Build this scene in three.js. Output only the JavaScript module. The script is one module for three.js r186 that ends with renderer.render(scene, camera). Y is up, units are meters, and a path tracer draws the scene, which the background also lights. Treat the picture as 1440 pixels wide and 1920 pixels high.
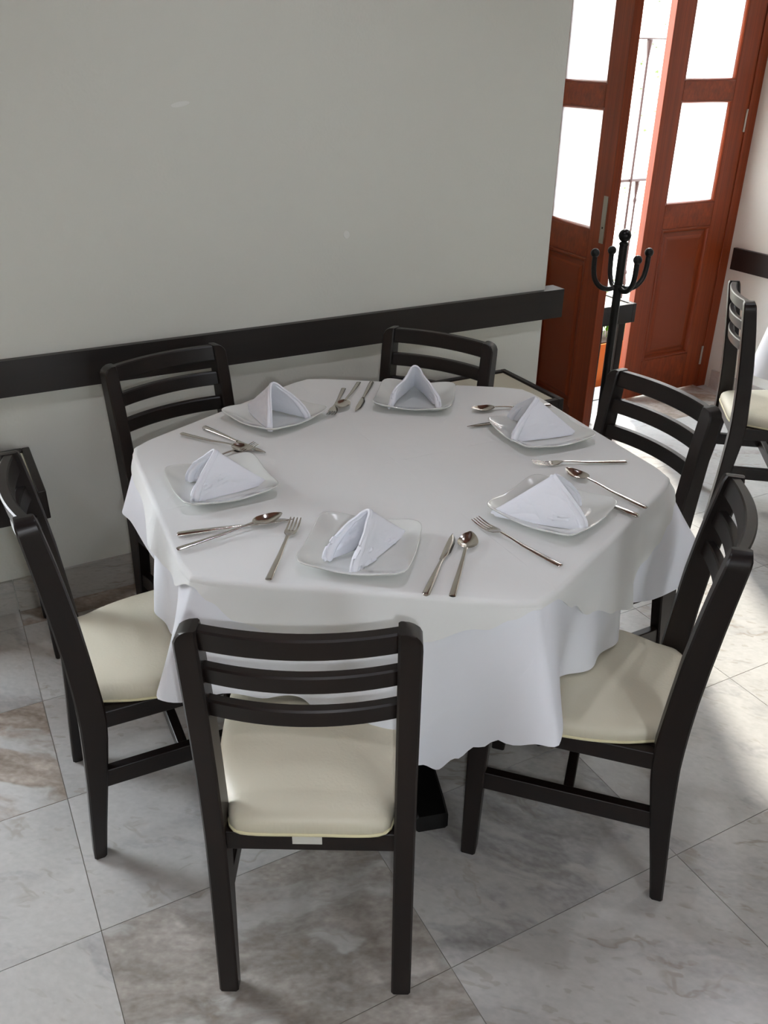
import * as THREE from 'three';
import { mergeGeometries } from 'three/addons/utils/BufferGeometryUtils.js';
import { RoundedBoxGeometry } from 'three/addons/geometries/RoundedBoxGeometry.js';
import { RectAreaLightUniformsLib } from 'three/addons/lights/RectAreaLightUniformsLib.js';

RectAreaLightUniformsLib.init();
const D = Math.PI / 180;
const scene = new THREE.Scene();

// ---------- camera: x runs along the panelled wall, -z points into it, y is up ----------
const camera = new THREE.PerspectiveCamera(2 * Math.atan(960 / 1608.5) / D, 1440 / 1920, 0.05, 200);
camera.position.set(0, 1.6, 0);
camera.rotation.order = 'YXZ';
camera.rotation.set(-28.02 * D, -27.8 * D, 0.577 * D);
scene.add(camera);

// ---------- renderer ----------
const renderer = new THREE.WebGLRenderer({ antialias: true });
renderer.toneMapping = THREE.LinearToneMapping;
renderer.toneMappingExposure = 1.05;
renderer.shadowMap.enabled = true;

// ---------- sky and sun ----------
const sunTravel = new THREE.Vector3(-0.5, -1.02, 1).normalize();
// a bright hazy sky: white near the horizon, pale blue overhead
{
  const w = 64, h = 32, data = new Uint8Array(w * h * 4);
  for (let y = 0; y < h; y++) for (let x = 0; x < w; x++) {
    const up = Math.max(0, Math.sin(((y + 0.5) / h - 0.5) * Math.PI)), k = Math.pow(up, 0.7), i = (y * w + x) * 4;
    data[i] = 240 - 80 * k; data[i + 1] = 244 - 54 * k; data[i + 2] = 248 - 14 * k; data[i + 3] = 255;
  }
  const t = new THREE.DataTexture(data, w, h);
  t.mapping = THREE.EquirectangularReflectionMapping; t.magFilter = THREE.LinearFilter; t.needsUpdate = true;
  scene.background = t;
  scene.backgroundIntensity = 17;
}

const sun = new THREE.DirectionalLight(0xfffaf2, 6);
sun.name = 'sun';
sun.position.copy(sunTravel).multiplyScalar(-20);
sun.castShadow = true;
sun.shadow.radius = 5;
sun.shadow.mapSize.set(2048, 2048);
sun.shadow.camera.left = -8; sun.shadow.camera.right = 8; sun.shadow.camera.top = 8; sun.shadow.camera.bottom = -8;
sun.shadow.camera.far = 60;
scene.add(sun, sun.target);

// ---------- the flash of the camera, a little below and to the right of its lens ----------
const flash = new THREE.SpotLight(0xf6f9ff, 1.5, 0, 52 * D, 0.75, 2);
flash.name = 'camera_flash';
flash.position.set(0.035, 1.525, 0.0);
flash.target.position.set(0.95, 0.55, -1.75);
flash.castShadow = true;
flash.shadow.radius = 0.6;
scene.add(flash, flash.target);

// ---------- random numbers and noise ----------
function rng(seed) { let s = seed >>> 0; return () => { s = (s + 0x6D2B79F5) >>> 0; let t = Math.imul(s ^ (s >>> 15), 1 | s); t = (t + Math.imul(t ^ (t >>> 7), 61 | t)) ^ t; return ((t ^ (t >>> 14)) >>> 0) / 4294967296; }; }
function hash(x, y, s) { let h = Math.imul(x, 374761393) ^ Math.imul(y, 668265263) ^ Math.imul(s, 2147483647 - 58); h = Math.imul(h ^ (h >>> 13), 1274126177); return ((h ^ (h >>> 16)) >>> 0) / 4294967296; }
function vnoise(x, y, s) {
  const xi = Math.floor(x), yi = Math.floor(y), fx = x - xi, fy = y - yi, u = fx * fx * (3 - 2 * fx), v = fy * fy * (3 - 2 * fy);
  const a = hash(xi, yi, s), b = hash(xi + 1, yi, s), c = hash(xi, yi + 1, s), d = hash(xi + 1, yi + 1, s);
  return a + (b - a) * u + (c - a) * v + (a - b - c + d) * u * v;
}
function fbm(x, y, s, o = 5) { let v = 0, a = 0.5, t = 0; for (let i = 0; i < o; i++) { v += a * vnoise(x, y, s + i * 17); t += a; x *= 2.03; y *= 2.03; a *= 0.5; } return v / t; }
const clamp = THREE.MathUtils.clamp, lerp = THREE.MathUtils.lerp, smooth = (a, b, x) => { const t = clamp((x - a) / (b - a), 0, 1); return t * t * (3 - 2 * t); };
function texture(w, h, fn, srgb = true) {
  const data = new Uint8Array(w * h * 4);
  for (let y = 0; y < h; y++) for (let x = 0; x < w; x++) {
    const c = fn(x / w, y / h), i = (y * w + x) * 4;
    data[i] = clamp(c[0], 0, 255); data[i + 1] = clamp(c[1], 0, 255); data[i + 2] = clamp(c[2], 0, 255); data[i + 3] = 255;
  }
  const t = new THREE.DataTexture(data, w, h);
  t.magFilter = THREE.LinearFilter; t.minFilter = THREE.LinearMipmapLinearFilter; t.generateMipmaps = true;
  t.wrapS = t.wrapT = THREE.RepeatWrapping;
  if (srgb) t.colorSpace = THREE.SRGBColorSpace;
  t.needsUpdate = true;
  return t;
}
const grey = (v) => [v * 255, v * 255, v * 255];

// ---------- materials ----------
const std = (o) => new THREE.MeshStandardMaterial(o), phys = (o) => new THREE.MeshPhysicalMaterial(o);
const M = {};
function woodTexture(a, b, seed, stretch) {
  return texture(256, 512, (u, v) => {
    const g = fbm(u * 40, v * stretch, seed, 4), w = fbm(u * 9 + 3, v * 2.2, seed + 5, 3), p = vnoise(u * 150, v * 9, seed + 9);
    const k = clamp(g * 0.65 + w * 0.55 - 0.15 + (p > 0.8 ? -0.12 : 0), 0, 1);
    return [lerp(a[0], b[0], k), lerp(a[1], b[1], k), lerp(a[2], b[2], k)];
  });
}
M.espresso = phys({ map: woodTexture([12, 7, 5], [34, 22, 16], 11, 5), roughness: 0.4, specularIntensity: 0.7, clearcoat: 0.1, clearcoatRoughness: 0.25 });
M.rail = phys({ map: woodTexture([20, 16, 14], [42, 33, 28], 23, 5), roughness: 0.42, clearcoat: 0.25, clearcoatRoughness: 0.3 });
M.mahogany = phys({ map: woodTexture([104, 38, 9], [164, 70, 22], 31, 6), roughness: 0.45, specularIntensity: 0.7, clearcoat: 0.1, clearcoatRoughness: 0.3 });
M.ceilingWood = phys({ map: woodTexture([92, 48, 28], [132, 74, 46], 41, 6), roughness: 0.5 });
M.cream = phys({ color: 0xd2ccb6, roughness: 0.42, bumpMap: texture(256, 256, (u, v) => grey(fbm(u * 60, v * 60, 51, 3)), false), bumpScale: 0.0004 });
M.welt = std({ color: 0xe4dcb4, roughness: 0.5 });
M.wall = std({ color: 0xdedfd6, roughness: 0.9, bumpMap: texture(512, 512, (u, v) => grey(0.5 * fbm(u * 24, v * 24, 61, 5) + 0.5 * vnoise(u * 200, v * 200, 62)), false), bumpScale: 0.0006 });
M.filler = std({ color: 0xe9eae4, roughness: 0.9 });
M.clothTop = phys({ color: 0xe8e9e6, roughness: 0.85, sheen: 0.2, sheenRoughness: 0.6, sheenColor: new THREE.Color(1, 1, 1), bumpMap: texture(1024, 1024, (u, v) => {
  const w = 0.5 + 0.25 * Math.sin(u * 1024 * Math.PI / 2) * Math.sin(v * 1024 * Math.PI / 2), c = 1 - Math.abs(2 * fbm(u * 6, v * 6, 71, 4) - 1), d = fbm(u * 18, v * 18, 75, 3);
  return grey(0.12 * w + 0.6 * c * c + 0.28 * d);
}, false), bumpScale: 0.0022 });
M.clothUnder = phys({ color: 0xebedf2, roughness: 0.85, sheen: 0.2, sheenRoughness: 0.6, sheenColor: new THREE.Color(1, 1, 1), bumpMap: M.clothTop.bumpMap, bumpScale: 0.0016 });
M.napkin = phys({ color: 0xeff1f7, roughness: 0.85, sheen: 0.2, sheenRoughness: 0.6, sheenColor: new THREE.Color(1, 1, 1), bumpMap: M.clothTop.bumpMap, bumpScale: 0.0006, side: THREE.DoubleSide });
M.porcelain = phys({ color: 0xdfe1dc, roughness: 0.12, clearcoat: 0.6, clearcoatRoughness: 0.05 });
M.steel = std({ color: 0xcfcac4, metalness: 1, roughness: 0.13 });
M.brass = std({ color: 0xa9a49a, metalness: 1, roughness: 0.35 });
M.iron = std({ color: 0x121110, roughness: 0.32, metalness: 0.3 });
M.balconyIron = std({ color: 0x4a3733, roughness: 0.6 });
M.grout = std({ color: 0x9a958a, roughness: 0.9 });
M.paper = std({ color: 0xd9d8cf, roughness: 0.8 });
M.terracotta = std({ color: 0xc97b32, roughness: 0.8 });
M.soil = std({ color: 0x3b2a1c, roughness: 1 });
M.leaf = phys({ color: 0x5d9427, roughness: 0.5, transmission: 0.3, side: THREE.DoubleSide });
M.ivy = std({ color: 0x4d5a2c, roughness: 0.8, side: THREE.DoubleSide });
M.glass = phys({ color: 0xffffff, roughness: 0.02, transmission: 1, thickness: 0 });
M.frosted = phys({ color: 0xffffff, roughness: 0.8, transmission: 0.95, thickness: 0 });
M.stucco = std({ color: 0xe9e2d2, roughness: 0.95, bumpMap: texture(256, 256, (u, v) => grey(fbm(u * 30, v * 30, 81, 4)), false), bumpScale: 0.01 });
M.shutter = std({ color: 0x8b6b50, roughness: 0.7 });
M.asphalt = std({ color: 0x8d8a84, roughness: 0.95 });
M.lampGlow = std({ color: 0xffffff, emissive: 0xf4f4ff, emissiveIntensity: 6 });
M.lampRing = std({ color: 0xb8b6b0, metalness: 0.8, roughness: 0.3 });

function marbleTexture(seed, o) {
  const { dark, tint, vein } = o;
  return texture(420, 280, (u, v) => {
    const x = u * 3.0, y = v * 2.0, a = 0.45 + (seed % 5) * 0.14;
    const xr = x * Math.cos(a) - y * Math.sin(a), yr = x * Math.sin(a) + y * Math.cos(a);
    const wx = fbm(xr * 1.1 + 7, yr * 1.6, seed, 4) - 0.5, wy = fbm(xr * 1.1, yr * 1.6 + 9, seed + 3, 4) - 0.5;
    const cloud = fbm(xr * 0.8 + wx * 1.6, yr * 2.4 + wy * 1.8, seed + 7, 6);
    const streak = fbm(xr * 1.6 + wx * 2.5, yr * 7 + wy * 4, seed + 13, 5);
    const soft = fbm(x * 0.9, y * 0.9, seed + 31, 3) - 0.5;
    const v1 = 1 - Math.abs(2 * fbm(xr * 0.6 + wx * 1.6, yr * 2.2 + wy * 2.2, seed + 11, 5) - 1);
    const mask = smooth(0.5, 0.62, fbm(x * 1.7 + 3, y * 1.7, seed + 37, 3));
    const patch = smooth(0.62 - dark * 0.2, 0.74 - dark * 0.16, cloud * 0.6 + streak * 0.4 + 0.04) * (0.35 + dark * 0.5);
    const line = smooth(0.93, 0.995, v1) * vein * mask;
    const fleck = smooth(0.72, 0.78, fbm(xr * 5, yr * 13, seed + 41, 3)) * 0.35 * vein;
    const fine = fbm(xr * 16, yr * 26, seed + 23, 3) - 0.5;
    const base = [186, 184, 178].map((c) => c + fine * 14 + soft * 22);
    const k = clamp(patch, 0, 1), l = clamp(line * 0.6 + fleck, 0, 0.5);
    return base.map((b, i) => { let c = lerp(b, tint[i] + fine * 36 + (streak - 0.5) * 80, k); c = lerp(c, [142, 130, 114][i], l); return c; });
  });
}
const warm = [156, 149, 140], cool = [156, 154, 151], rosy = [158, 146, 133];
const marble = [];
[[101, 0.15, cool, 0.5], [114, 0.25, warm, 0.6], [127, 0.1, cool, 0.7], [139, 0.3, cool, 0.4], [152, 1.25, rosy, 0.3], [165, 1.1, warm, 0.4], [178, 0.75, cool, 0.4], [190, 0.2, warm, 0.8]].forEach(([s, dark, tint, vein]) =>
  marble.push(phys({ map: marbleTexture(s, { dark, tint, vein }), roughness: 0.24, specularIntensity: 0.8 })));

// ---------- helpers ----------
const used = new Map();
function numbered(name) { const n = used.get(name) ?? 0; used.set(name, n + 1); return n ? name + '_' + String(n).padStart(3, '0') : name; }
function shadows(o) { o.traverse((c) => { if (c.isMesh) { c.castShadow = true; c.receiveShadow = true; } }); return o; }
function tag(o, label, category, group, kind) { o.userData.label = label; o.userData.category = category; if (group) o.userData.group = group; if (kind) o.userData.kind = kind; return o; }
function part(name, geometry, material, parent) { const m = new THREE.Mesh(geometry, material); m.name = name; parent.add(m); return m; }
function thing(name, label, category, pos = [0, 0, 0], turn = 0, group) {
  const o = new THREE.Group(); o.name = numbered(name); o.position.set(...pos); o.rotation.y = turn; scene.add(o);
  return tag(o, label, category, group);
}
function structure(name, label) { const o = new THREE.Group(); o.name = name; scene.add(o); o.userData.kind = 'structure'; if (label) { o.userData.label = label; o.userData.category = name.replace(/_.*/, ''); } return o; }
function boxG(x0, x1, y0, y1, z0, z1, r = 0) {
  const w = x1 - x0, h = y1 - y0, d = z1 - z0;
  const g = r ? new RoundedBoxGeometry(w, h, d, 2, Math.min(r, w / 2.01, h / 2.01, d / 2.01)) : new THREE.BoxGeometry(w, h, d);
  g.translate((x0 + x1) / 2, (y0 + y1) / 2, (z0 + z1) / 2);
  return r ? g : metricUV(g);
}
function metricUV(g) { // box-projected uv in metres
  const p = g.attributes.position, n = g.attributes.normal, uv = new Float32Array(p.count * 2);
  for (let i = 0; i < p.count; i++) {
    const ax = Math.abs(n.getX(i)), ay = Math.abs(n.getY(i)), az = Math.abs(n.getZ(i));
    const a = ax > ay && ax > az ? [p.getZ(i), p.getY(i)] : ay > az ? [p.getX(i), p.getZ(i)] : [p.getX(i), p.getY(i)];
    uv[i * 2] = a[0]; uv[i * 2 + 1] = a[1];
  }
  g.setAttribute('uv', new THREE.BufferAttribute(uv, 2));
  return g;
}
const clean = (g) => { const c = g.index ? g.toNonIndexed() : g.clone(); for (const k of Object.keys(c.attributes)) if (!['position', 'normal', 'uv'].includes(k)) c.deleteAttribute(k); return c; };
const merged = (list) => mergeGeometries(list.map(clean));
// a surface through rows of points; rows[i][j] = [x, y, z]
function gridG(rows, { closeJ = false, capStart = false, capEnd = false, flip = false, uvs } = {}) {
  const n = rows.length, m = rows[0].length, pos = [], uv = [], idx = [];
  const mm = closeJ ? m + 1 : m;
  for (let i = 0; i < n; i++) for (let j = 0; j < mm; j++) {
    const p = rows[i][j % m]; pos.push(p[0], p[1], p[2]);
    if (uvs) { const q = uvs(i, j % m, p, j); uv.push(q[0], q[1]); } else uv.push(j / (mm - 1) * 0.2, i / (n - 1));
  }
  for (let i = 0; i < n - 1; i++) for (let j = 0; j < mm - 1; j++) {
    const a = i * mm + j, b = a + 1, c = a + mm, d = c + 1;
    flip ? idx.push(a, c, b, b, c, d) : idx.push(a, b, c, b, d, c);
  }
  const cap = (i, rev) => {
    const c = [0, 0, 0]; for (const p of rows[i]) for (let k = 0; k < 3; k++) c[k] += p[k] / m;
    const at = pos.length / 3; pos.push(...c); uv.push(0.1, 0);
    for (let j = 0; j < m; j++) { pos.push(...rows[i][j]); uv.push(0.1, 0.02); }
    for (let j = 0; j < m; j++) { const a = at + 1 + j, b = at + 1 + (j + 1) % m; (rev !== flip) ? idx.push(at, b, a) : idx.push(at, a, b); }
  };
  if (capStart) cap(0, false); if (capEnd) cap(n - 1, true);
  // drop needless doubles at the seam in normals
  const g = new THREE.BufferGeometry();
  g.setAttribute('position', new THREE.Float32BufferAttribute(pos, 3));
  g.setAttribute('uv', new THREE.Float32BufferAttribute(uv, 2));
  g.setIndex(idx); g.computeVertexNormals();
  if (closeJ) { const N = g.attributes.normal, v = new THREE.Vector3(), w = new THREE.Vector3();
    for (let i = 0; i < n; i++) { const a = i * mm, b = a + mm - 1; v.fromBufferAttribute(N, a).add(w.fromBufferAttribute(N, b)).normalize(); N.setXYZ(a, v.x, v.y, v.z); N.setXYZ(b, v.x, v.y, v.z); } }
  return g;
}
// cross-section: rectangle with cut corners, in the plane given by two axes
function rectLoop(x0, x1, z0, z1, c) { return [[x0 + c, z0], [x1 - c, z0], [x1, z0 + c], [x1, z1 - c], [x1 - c, z1], [x0 + c, z1], [x0, z1 - c], [x0, z0 + c]]; }
// loft upwards through sections {y, x0, x1, z0, z1}
function loftY(sections, c = 0.004) { return flatten(gridG(sections.map((s) => rectLoop(s.x0, s.x1, s.z0, s.z1, c).map(([x, z]) => [x, s.y, z])), { closeJ: true, capStart: true, capEnd: true, flip: false })); }
function flatten(g) { // crease shading: split where faces turn by more than about 30 degrees
  const q = clean(g); const p = q.attributes.position, n = p.count, fn = [], map = new Map(), a = new THREE.Vector3(), b = new THREE.Vector3(), c = new THREE.Vector3();
  for (let i = 0; i < n; i += 3) { a.fromBufferAttribute(p, i); b.fromBufferAttribute(p, i + 1); c.fromBufferAttribute(p, i + 2); fn.push(b.clone().sub(a).cross(c.clone().sub(a))); }
  const key = (i) => Math.round(p.getX(i) * 2e5) + ',' + Math.round(p.getY(i) * 2e5) + ',' + Math.round(p.getZ(i) * 2e5);
  for (let i = 0; i < n; i++) { const k = key(i); (map.get(k) ?? map.set(k, []).get(k)).push((i / 3) | 0); }
  const N = new Float32Array(n * 3), u = fn.map((f) => f.clone().normalize());
  for (let i = 0; i < n; i++) { const f = (i / 3) | 0, s = new THREE.Vector3(); for (const o of map.get(key(i))) if (u[o].dot(u[f]) > 0.86) s.add(fn[o]); s.normalize(); N.set([s.x, s.y, s.z], i * 3); }
  q.setAttribute('normal', new THREE.BufferAttribute(N, 3));
  return q;
}
function tube(points, r, seg = 8, steps = 24) { return new THREE.TubeGeometry(new THREE.CatmullRomCurve3(points.map((p) => new THREE.Vector3(...p))), steps, r, seg, false); }
function interp(table, x) { // piecewise smooth table of [x, y]
  if (x <= table[0][0]) return table[0][1];
  for (let i = 1; i < table.length; i++) if (x <= table[i][0]) { const [a, b] = [table[i - 1], table[i]]; return lerp(a[1], b[1], (x - a[0]) / (b[0] - a[0])); }
  return table[table.length - 1][1];
}
function interpLoop(table, x) { // periodic, degrees, cosine blend
  const n = table.length; x = ((x % 360) + 360) % 360;
  for (let i = 0; i < n; i++) {
    const a = table[i], b = table[(i + 1) % n], b0 = i === n - 1 ? b[0] + 360 : b[0], xx = x < table[0][0] ? x + 360 : x;
    if (xx >= a[0] && xx <= b0) { const t = (xx - a[0]) / (b0 - a[0]); return lerp(a[1], b[1], t * t * (3 - 2 * t)); }
  }
  return table[0][1];
}

// =====================================================================
// THE ROOM
// =====================================================================
const WALL = -2.59, DOORZ = -3.22, RIGHT = 3.69, LEFTW = -3.2, FRONT = 2.7, CEIL = 3.1, HEAD = 2.62, OUT = -3.42, ENDU = 2.04;

const floor = structure('floor', 'polished pale marble tile floor with grey and beige veining');
part('grout_bed', boxG(LEFTW - 0.2, RIGHT + 0.2, -0.12, -0.0025, OUT, FRONT + 0.2), M.grout, floor);
{
  const tw = 0.6, td = 0.4, u0 = 0.03, z0 = -1.289, gap = 0.0018;
  // chosen by eye for the tiles that show well; others at random
  const chosen = { '-1,-3': 3, '-1,-2': 4, '-1,-1': 0, '-1,0': 3, '-1,1': 1, '0,-2': 7, '0,-1': 0, '0,0': 5, '0,1': 5, '1,-1': 2, '1,0': 6, '1,1': 2, '2,-1': 0, '2,0': 3, '2,1': 2, '3,-2': 0, '3,-1': 2, '3,0': 1, '3,1': 3, '4,-1': 0, '4,-3': 1, '4,-4': 2, '3,-3': 0 };  // the grey marble under the near table edge stands in for shade
  const geos = new Map();
  const r = rng(5);
  for (let i = -6; i <= 6; i++) for (let j = -6; j <= 10; j++) {
    const x0 = Math.max(u0 + i * tw, LEFTW), x1 = Math.min(u0 + (i + 1) * tw, RIGHT), a = Math.max(z0 + j * td, OUT), b = Math.min(z0 + (j + 1) * td, FRONT);
    const pick = Math.floor(r() * 8), turned = r() < 0.5;
    if (x1 - x0 < 0.03 || b - a < 0.03) continue;
    const w = x1 - x0 - gap, d = b - a - gap, k = w.toFixed(4) + d.toFixed(4) + turned;
    if (!geos.has(k)) { const g = new THREE.BoxGeometry(w, 0.02, d); if (turned) { const uv = g.attributes.uv; for (let q = 0; q < uv.count; q++) uv.setXY(q, 1 - uv.getX(q), 1 - uv.getY(q)); } geos.set(k, g); }
    const m = part('marble_tile', geos.get(k), marble[chosen[i + ',' + j] ?? pick], floor);
    m.position.set((x0 + x1) / 2, -0.01, (a + b) / 2);
  }
}

const ceiling = structure('ceiling', 'brown wooden ceiling above the dining room');
part('ceiling_board', boxG(LEFTW - 0.2, RIGHT + 0.2, CEIL, CEIL + 0.15, OUT, FRONT + 0.2), M.ceilingWood, ceiling);

// the long wall with the dark rail; it ends where the door recess begins
const wallBack = structure('wall_back', 'pale grey plaster wall behind the table');
part('plaster', boxG(-0.45, ENDU, 0, CEIL, OUT, WALL), M.wall, wallBack);
for (const [x, y, w, h, t] of [[0.715, 1.476, 0.028, 0.007, 0.15], [1.219, 1.089, 0.011, 0.013, 0.5]]) { // dabs of fresh filler on old nail holes
  const g = new THREE.SphereGeometry(1, 20, 10).scale(w, h, 0.0012).rotateZ(t).translate(x, y, WALL); part('filler_dab', g, M.filler, wallBack);
}
const wallDoor = structure('wall_door', 'plaster wall around the balcony doors');
part('plaster', boxG(ENDU, 2.43, 0, CEIL, OUT, DOORZ + 0.04), M.wall, wallDoor);
part('lintel', boxG(2.43, RIGHT, HEAD, CEIL, OUT, DOORZ + 0.04), M.wall, wallDoor);
part('lintel', boxG(-2.0, -0.45, HEAD, CEIL, OUT, DOORZ + 0.04), M.wall, wallDoor);
part('plaster', boxG(LEFTW, -2.0, 0, CEIL, OUT, WALL), M.wall, wallDoor);
const wallRight = structure('wall_right', 'pale plaster wall on the far right');
part('plaster', boxG(RIGHT, RIGHT + 0.2, 0, CEIL, OUT, FRONT + 0.2), M.wall, wallRight);
const wallLeft = structure('wall_left', 'plaster wall left of the room');
part('plaster', boxG(LEFTW - 0.2, LEFTW, 0, CEIL, OUT, FRONT + 0.2), M.wall, wallLeft);
const wallFront = structure('wall_front', 'plaster wall behind the camera');
{
  const a = 0.05, b = 0.8, y0 = 1.1, y1 = 2.05;
  part('plaster', boxG(LEFTW, a, 0, CEIL, FRONT, FRONT + 0.2), M.wall, wallFront); part('plaster', boxG(b, RIGHT, 0, CEIL, FRONT, FRONT + 0.2), M.wall, wallFront);
  part('plaster', boxG(a, b, 0, y0, FRONT, FRONT + 0.2), M.wall, wallFront); part('plaster', boxG(a, b, y1, CEIL, FRONT, FRONT + 0.2), M.wall, wallFront);
  const w = structure('window_1', 'unseen wooden window added behind the camera to light the grey wall'), f = 0.05, z0 = FRONT + 0.06, z1 = FRONT + 0.11;  // added opening, sized to bring frontal daylight onto the grey wall
  part('frame', boxG(a, a + f, y0, y1, z0, z1), M.mahogany, w); part('frame', boxG(b - f, b, y0, y1, z0, z1), M.mahogany, w);
  part('frame', boxG(a + f, b - f, y0, y0 + f, z0, z1), M.mahogany, w); part('frame', boxG(a + f, b - f, y1 - f, y1, z0, z1), M.mahogany, w);
  part('mullion', boxG((a + b) / 2 - 0.02, (a + b) / 2 + 0.02, y0 + f, y1 - f, z0, z1), M.mahogany, w);
  for (const [p, q] of [[a + f, (a + b) / 2 - 0.02], [(a + b) / 2 + 0.02, b - f]]) part('pane', boxG(p, q, y0 + f, y1 - f, z0 + 0.022, z0 + 0.026), M.glass, w);
}

// dark wooden chair rails
{
  const t = structure('trim_1', 'dark wooden chair rail along the grey wall');
  const turnUV = (g) => { const uv = g.attributes.uv; for (let i = 0; i < uv.count; i++) { const a = uv.getX(i); uv.setXY(i, uv.getY(i) * 0.9, a * 0.5); } return g; };
  part('rail_board', turnUV(boxG(-0.45, 2.035, 0.721, 0.828, WALL, WALL + 0.022)), M.rail, t);
  part('rail_end_block', turnUV(boxG(2.035, 2.115, 0.721, 0.828, WALL - 0.05, WALL + 0.022)), M.rail, t);
  const t2 = structure('trim_2', 'dark wooden chair rail on the far right wall');
  part('rail_board', boxG(RIGHT - 0.022, RIGHT, 0.643, 0.75, -3.16, FRONT), M.rail, t2);
}
// marble skirting in lengths that follow the floor tiles
{
  const b = structure('baseboard_back', 'veined marble skirting at the foot of the grey wall'), g = new THREE.BoxGeometry(0.5975, 0.116, 0.012);
  [3, 2, 6, 3].forEach((k, i) => { const m = part('marble_skirting', g, marble[k], b); m.position.set(0.03 - 0.3 + i * 0.6, 0.058, WALL + 0.006); });
  const e = part('marble_skirting', new THREE.BoxGeometry(0.2, 0.116, 0.012), marble[1], b); e.position.set(1.93, 0.058, WALL + 0.006);
  const br = structure('baseboard_right', 'marble skirting at the foot of the far right wall'), gr = new THREE.BoxGeometry(0.012, 0.1, 0.5975);
  for (let i = 0; i < 2; i++) { const m = part('marble_skirting', gr, marble[i % 3], br); m.position.set(RIGHT - 0.006, 0.05, -2.86 + i * 0.6); }
}

// ---------- balcony doors ----------
const LW = 0.545, LH = 2.56;
function doorLeaf(name, label) {
  const d = structure(name, label), T = 0.02, S = 0.112;
  const bar = (n, x0, x1, y0, y1, t = T) => part(n, boxG(x0, x1, y0, y1, -t, t, 0.003), M.mahogany, d);
  bar('stile', 0, S, 0.012, LH); bar('stile', LW - S, LW, 0.012, LH);
  for (const [a, b] of [[0.012, 0.206], [0.866, 0.976], [1.43, 1.512], [1.966, 2.046], [2.46, LH]]) bar('rail', S, LW - S, a, b);
  // raised and fielded panel, with its moulding
  const p = part('panel', boxG(S - 0.002, LW - S + 0.002, 0.2, 0.872, -0.006, 0.006), M.mahogany, d);
  for (const s of [-1, 1]) {
    const y0 = 0.206, y1 = 0.866, x0 = S, x1 = LW - S, i = 0.045;
    const f = (h, e) => rectRing(x0 + e, x1 - e, y0 + e, y1 - e, h * s);
    part('panel_field', gridG([f(0.007, 0.02), f(0.008, i - 0.006), f(0.015, i), f(0.016, i + 0.012)], { closeJ: true, capEnd: true, flip: s < 0 }), M.mahogany, p);
    part('panel_moulding', gridG([f(0.019, 0), f(0.024, 0.004), f(0.022, 0.012), f(0.012, 0.018), f(0.006, 0.02)], { closeJ: true, flip: s < 0 }), M.mahogany, p);
  }
  for (const [a, b] of [[0.976, 1.43], [1.512, 1.966], [2.046, 2.46]]) {
    const g = part('glass_pane', boxG(S - 0.004, LW - S + 0.004, a - 0.004, b + 0.004, -0.002, 0.002), M.frosted, d);
    for (const s of [-1, 1]) {
      const f = (h, e) => rectRing(S + e, LW - S - e, a + e, b - e, h * s);
      part('glazing_bead', gridG([f(0.019, 0), f(0.019, 0.004), f(0.012, 0.009), f(0.003, 0.011)], { closeJ: true, flip: s < 0 }), M.mahogany, g);
    }
  }
  const h1 = part('hinge', new THREE.CylinderGeometry(0.006, 0.006, 0.1, 10), M.brass, d); h1.position.set(0.006, 1.34, 0.022);
  const h2 = part('hinge', h1.geometry, M.brass, d); h2.position.set(0.006, 0.18, 0.022);
  const h3 = part('hinge', h1.geometry, M.brass, d); h3.position.set(0.006, 2.3, 0.022);
  if (name === 'door_1') return d;
  const l = part('lock_plate', boxG(LW - 0.04, LW - 0.012, 0.94, 1.12, -0.0225, -0.019), M.brass, d);
  part('keyhole', new THREE.CylinderGeometry(0.004, 0.004, 0.003, 8).rotateX(Math.PI / 2).translate(LW - 0.026, 1.0, -0.0225), M.iron, l);
  return d;
}
function rectRing(x0, x1, y0, y1, z) { // many points so that closed rings shade flat
  const e = 1e-4; return [[x0, y0, z], [x0 + e, y0, z], [x1 - e, y0, z], [x1, y0, z], [x1, y0 + e, z], [x1, y1 - e, z], [x1, y1, z], [x1 - e, y1, z], [x0 + e, y1, z], [x0, y1, z], [x0, y1 - e, z], [x0, y0 + e, z]];
}
const d1 = doorLeaf('door_1', 'closed reddish brown wooden balcony door leaf beside the right wall');
d1.scale.x = -1; // hinged on the right
d1.position.set(3.628, 0, DOORZ);
const d2 = doorLeaf('door_2', 'reddish brown wooden balcony door leaf standing open next to the grey wall');
d2.position.set(2.488, 0, DOORZ - 0.042); d2.rotation.y = -(90 + 5) * D;
d2.scale.z = -1;
const d3 = doorLeaf('door_3', 'open wooden balcony door leaf left of the picture');
d3.position.set(-0.51, 0, DOORZ + 0.02); d3.rotation.y = -85 * D;
const d4 = doorLeaf('door_4', 'open wooden balcony door leaf at the far left opening');
d4.position.set(-1.94, 0, DOORZ + 0.02); d4.rotation.y = -95 * D;
{
  const t = structure('trim_3', 'wooden frame of the right balcony doors'), t4 = structure('trim_4', 'wooden frame of the left balcony doors');
  for (const [o, a, b] of [[t, 2.43, RIGHT], [t4, -2.0, -0.45]]) {
    part('jamb', boxG(a, a + 0.06, 0, HEAD, DOORZ - 0.06, DOORZ + 0.024, 0.003), M.mahogany, o);
    part('jamb', boxG(b - 0.06, b, 0, HEAD, DOORZ - 0.06, DOORZ + 0.024, 0.003), M.mahogany, o);
    part('head', boxG(a + 0.06, b - 0.06, LH + 0.005, HEAD, DOORZ - 0.06, DOORZ + 0.024, 0.003), M.mahogany, o);
    part('sill', boxG(a, b, -0.001, 0.008, OUT, DOORZ - 0.05, 0.002), marble[1], o);
  }
}

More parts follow.
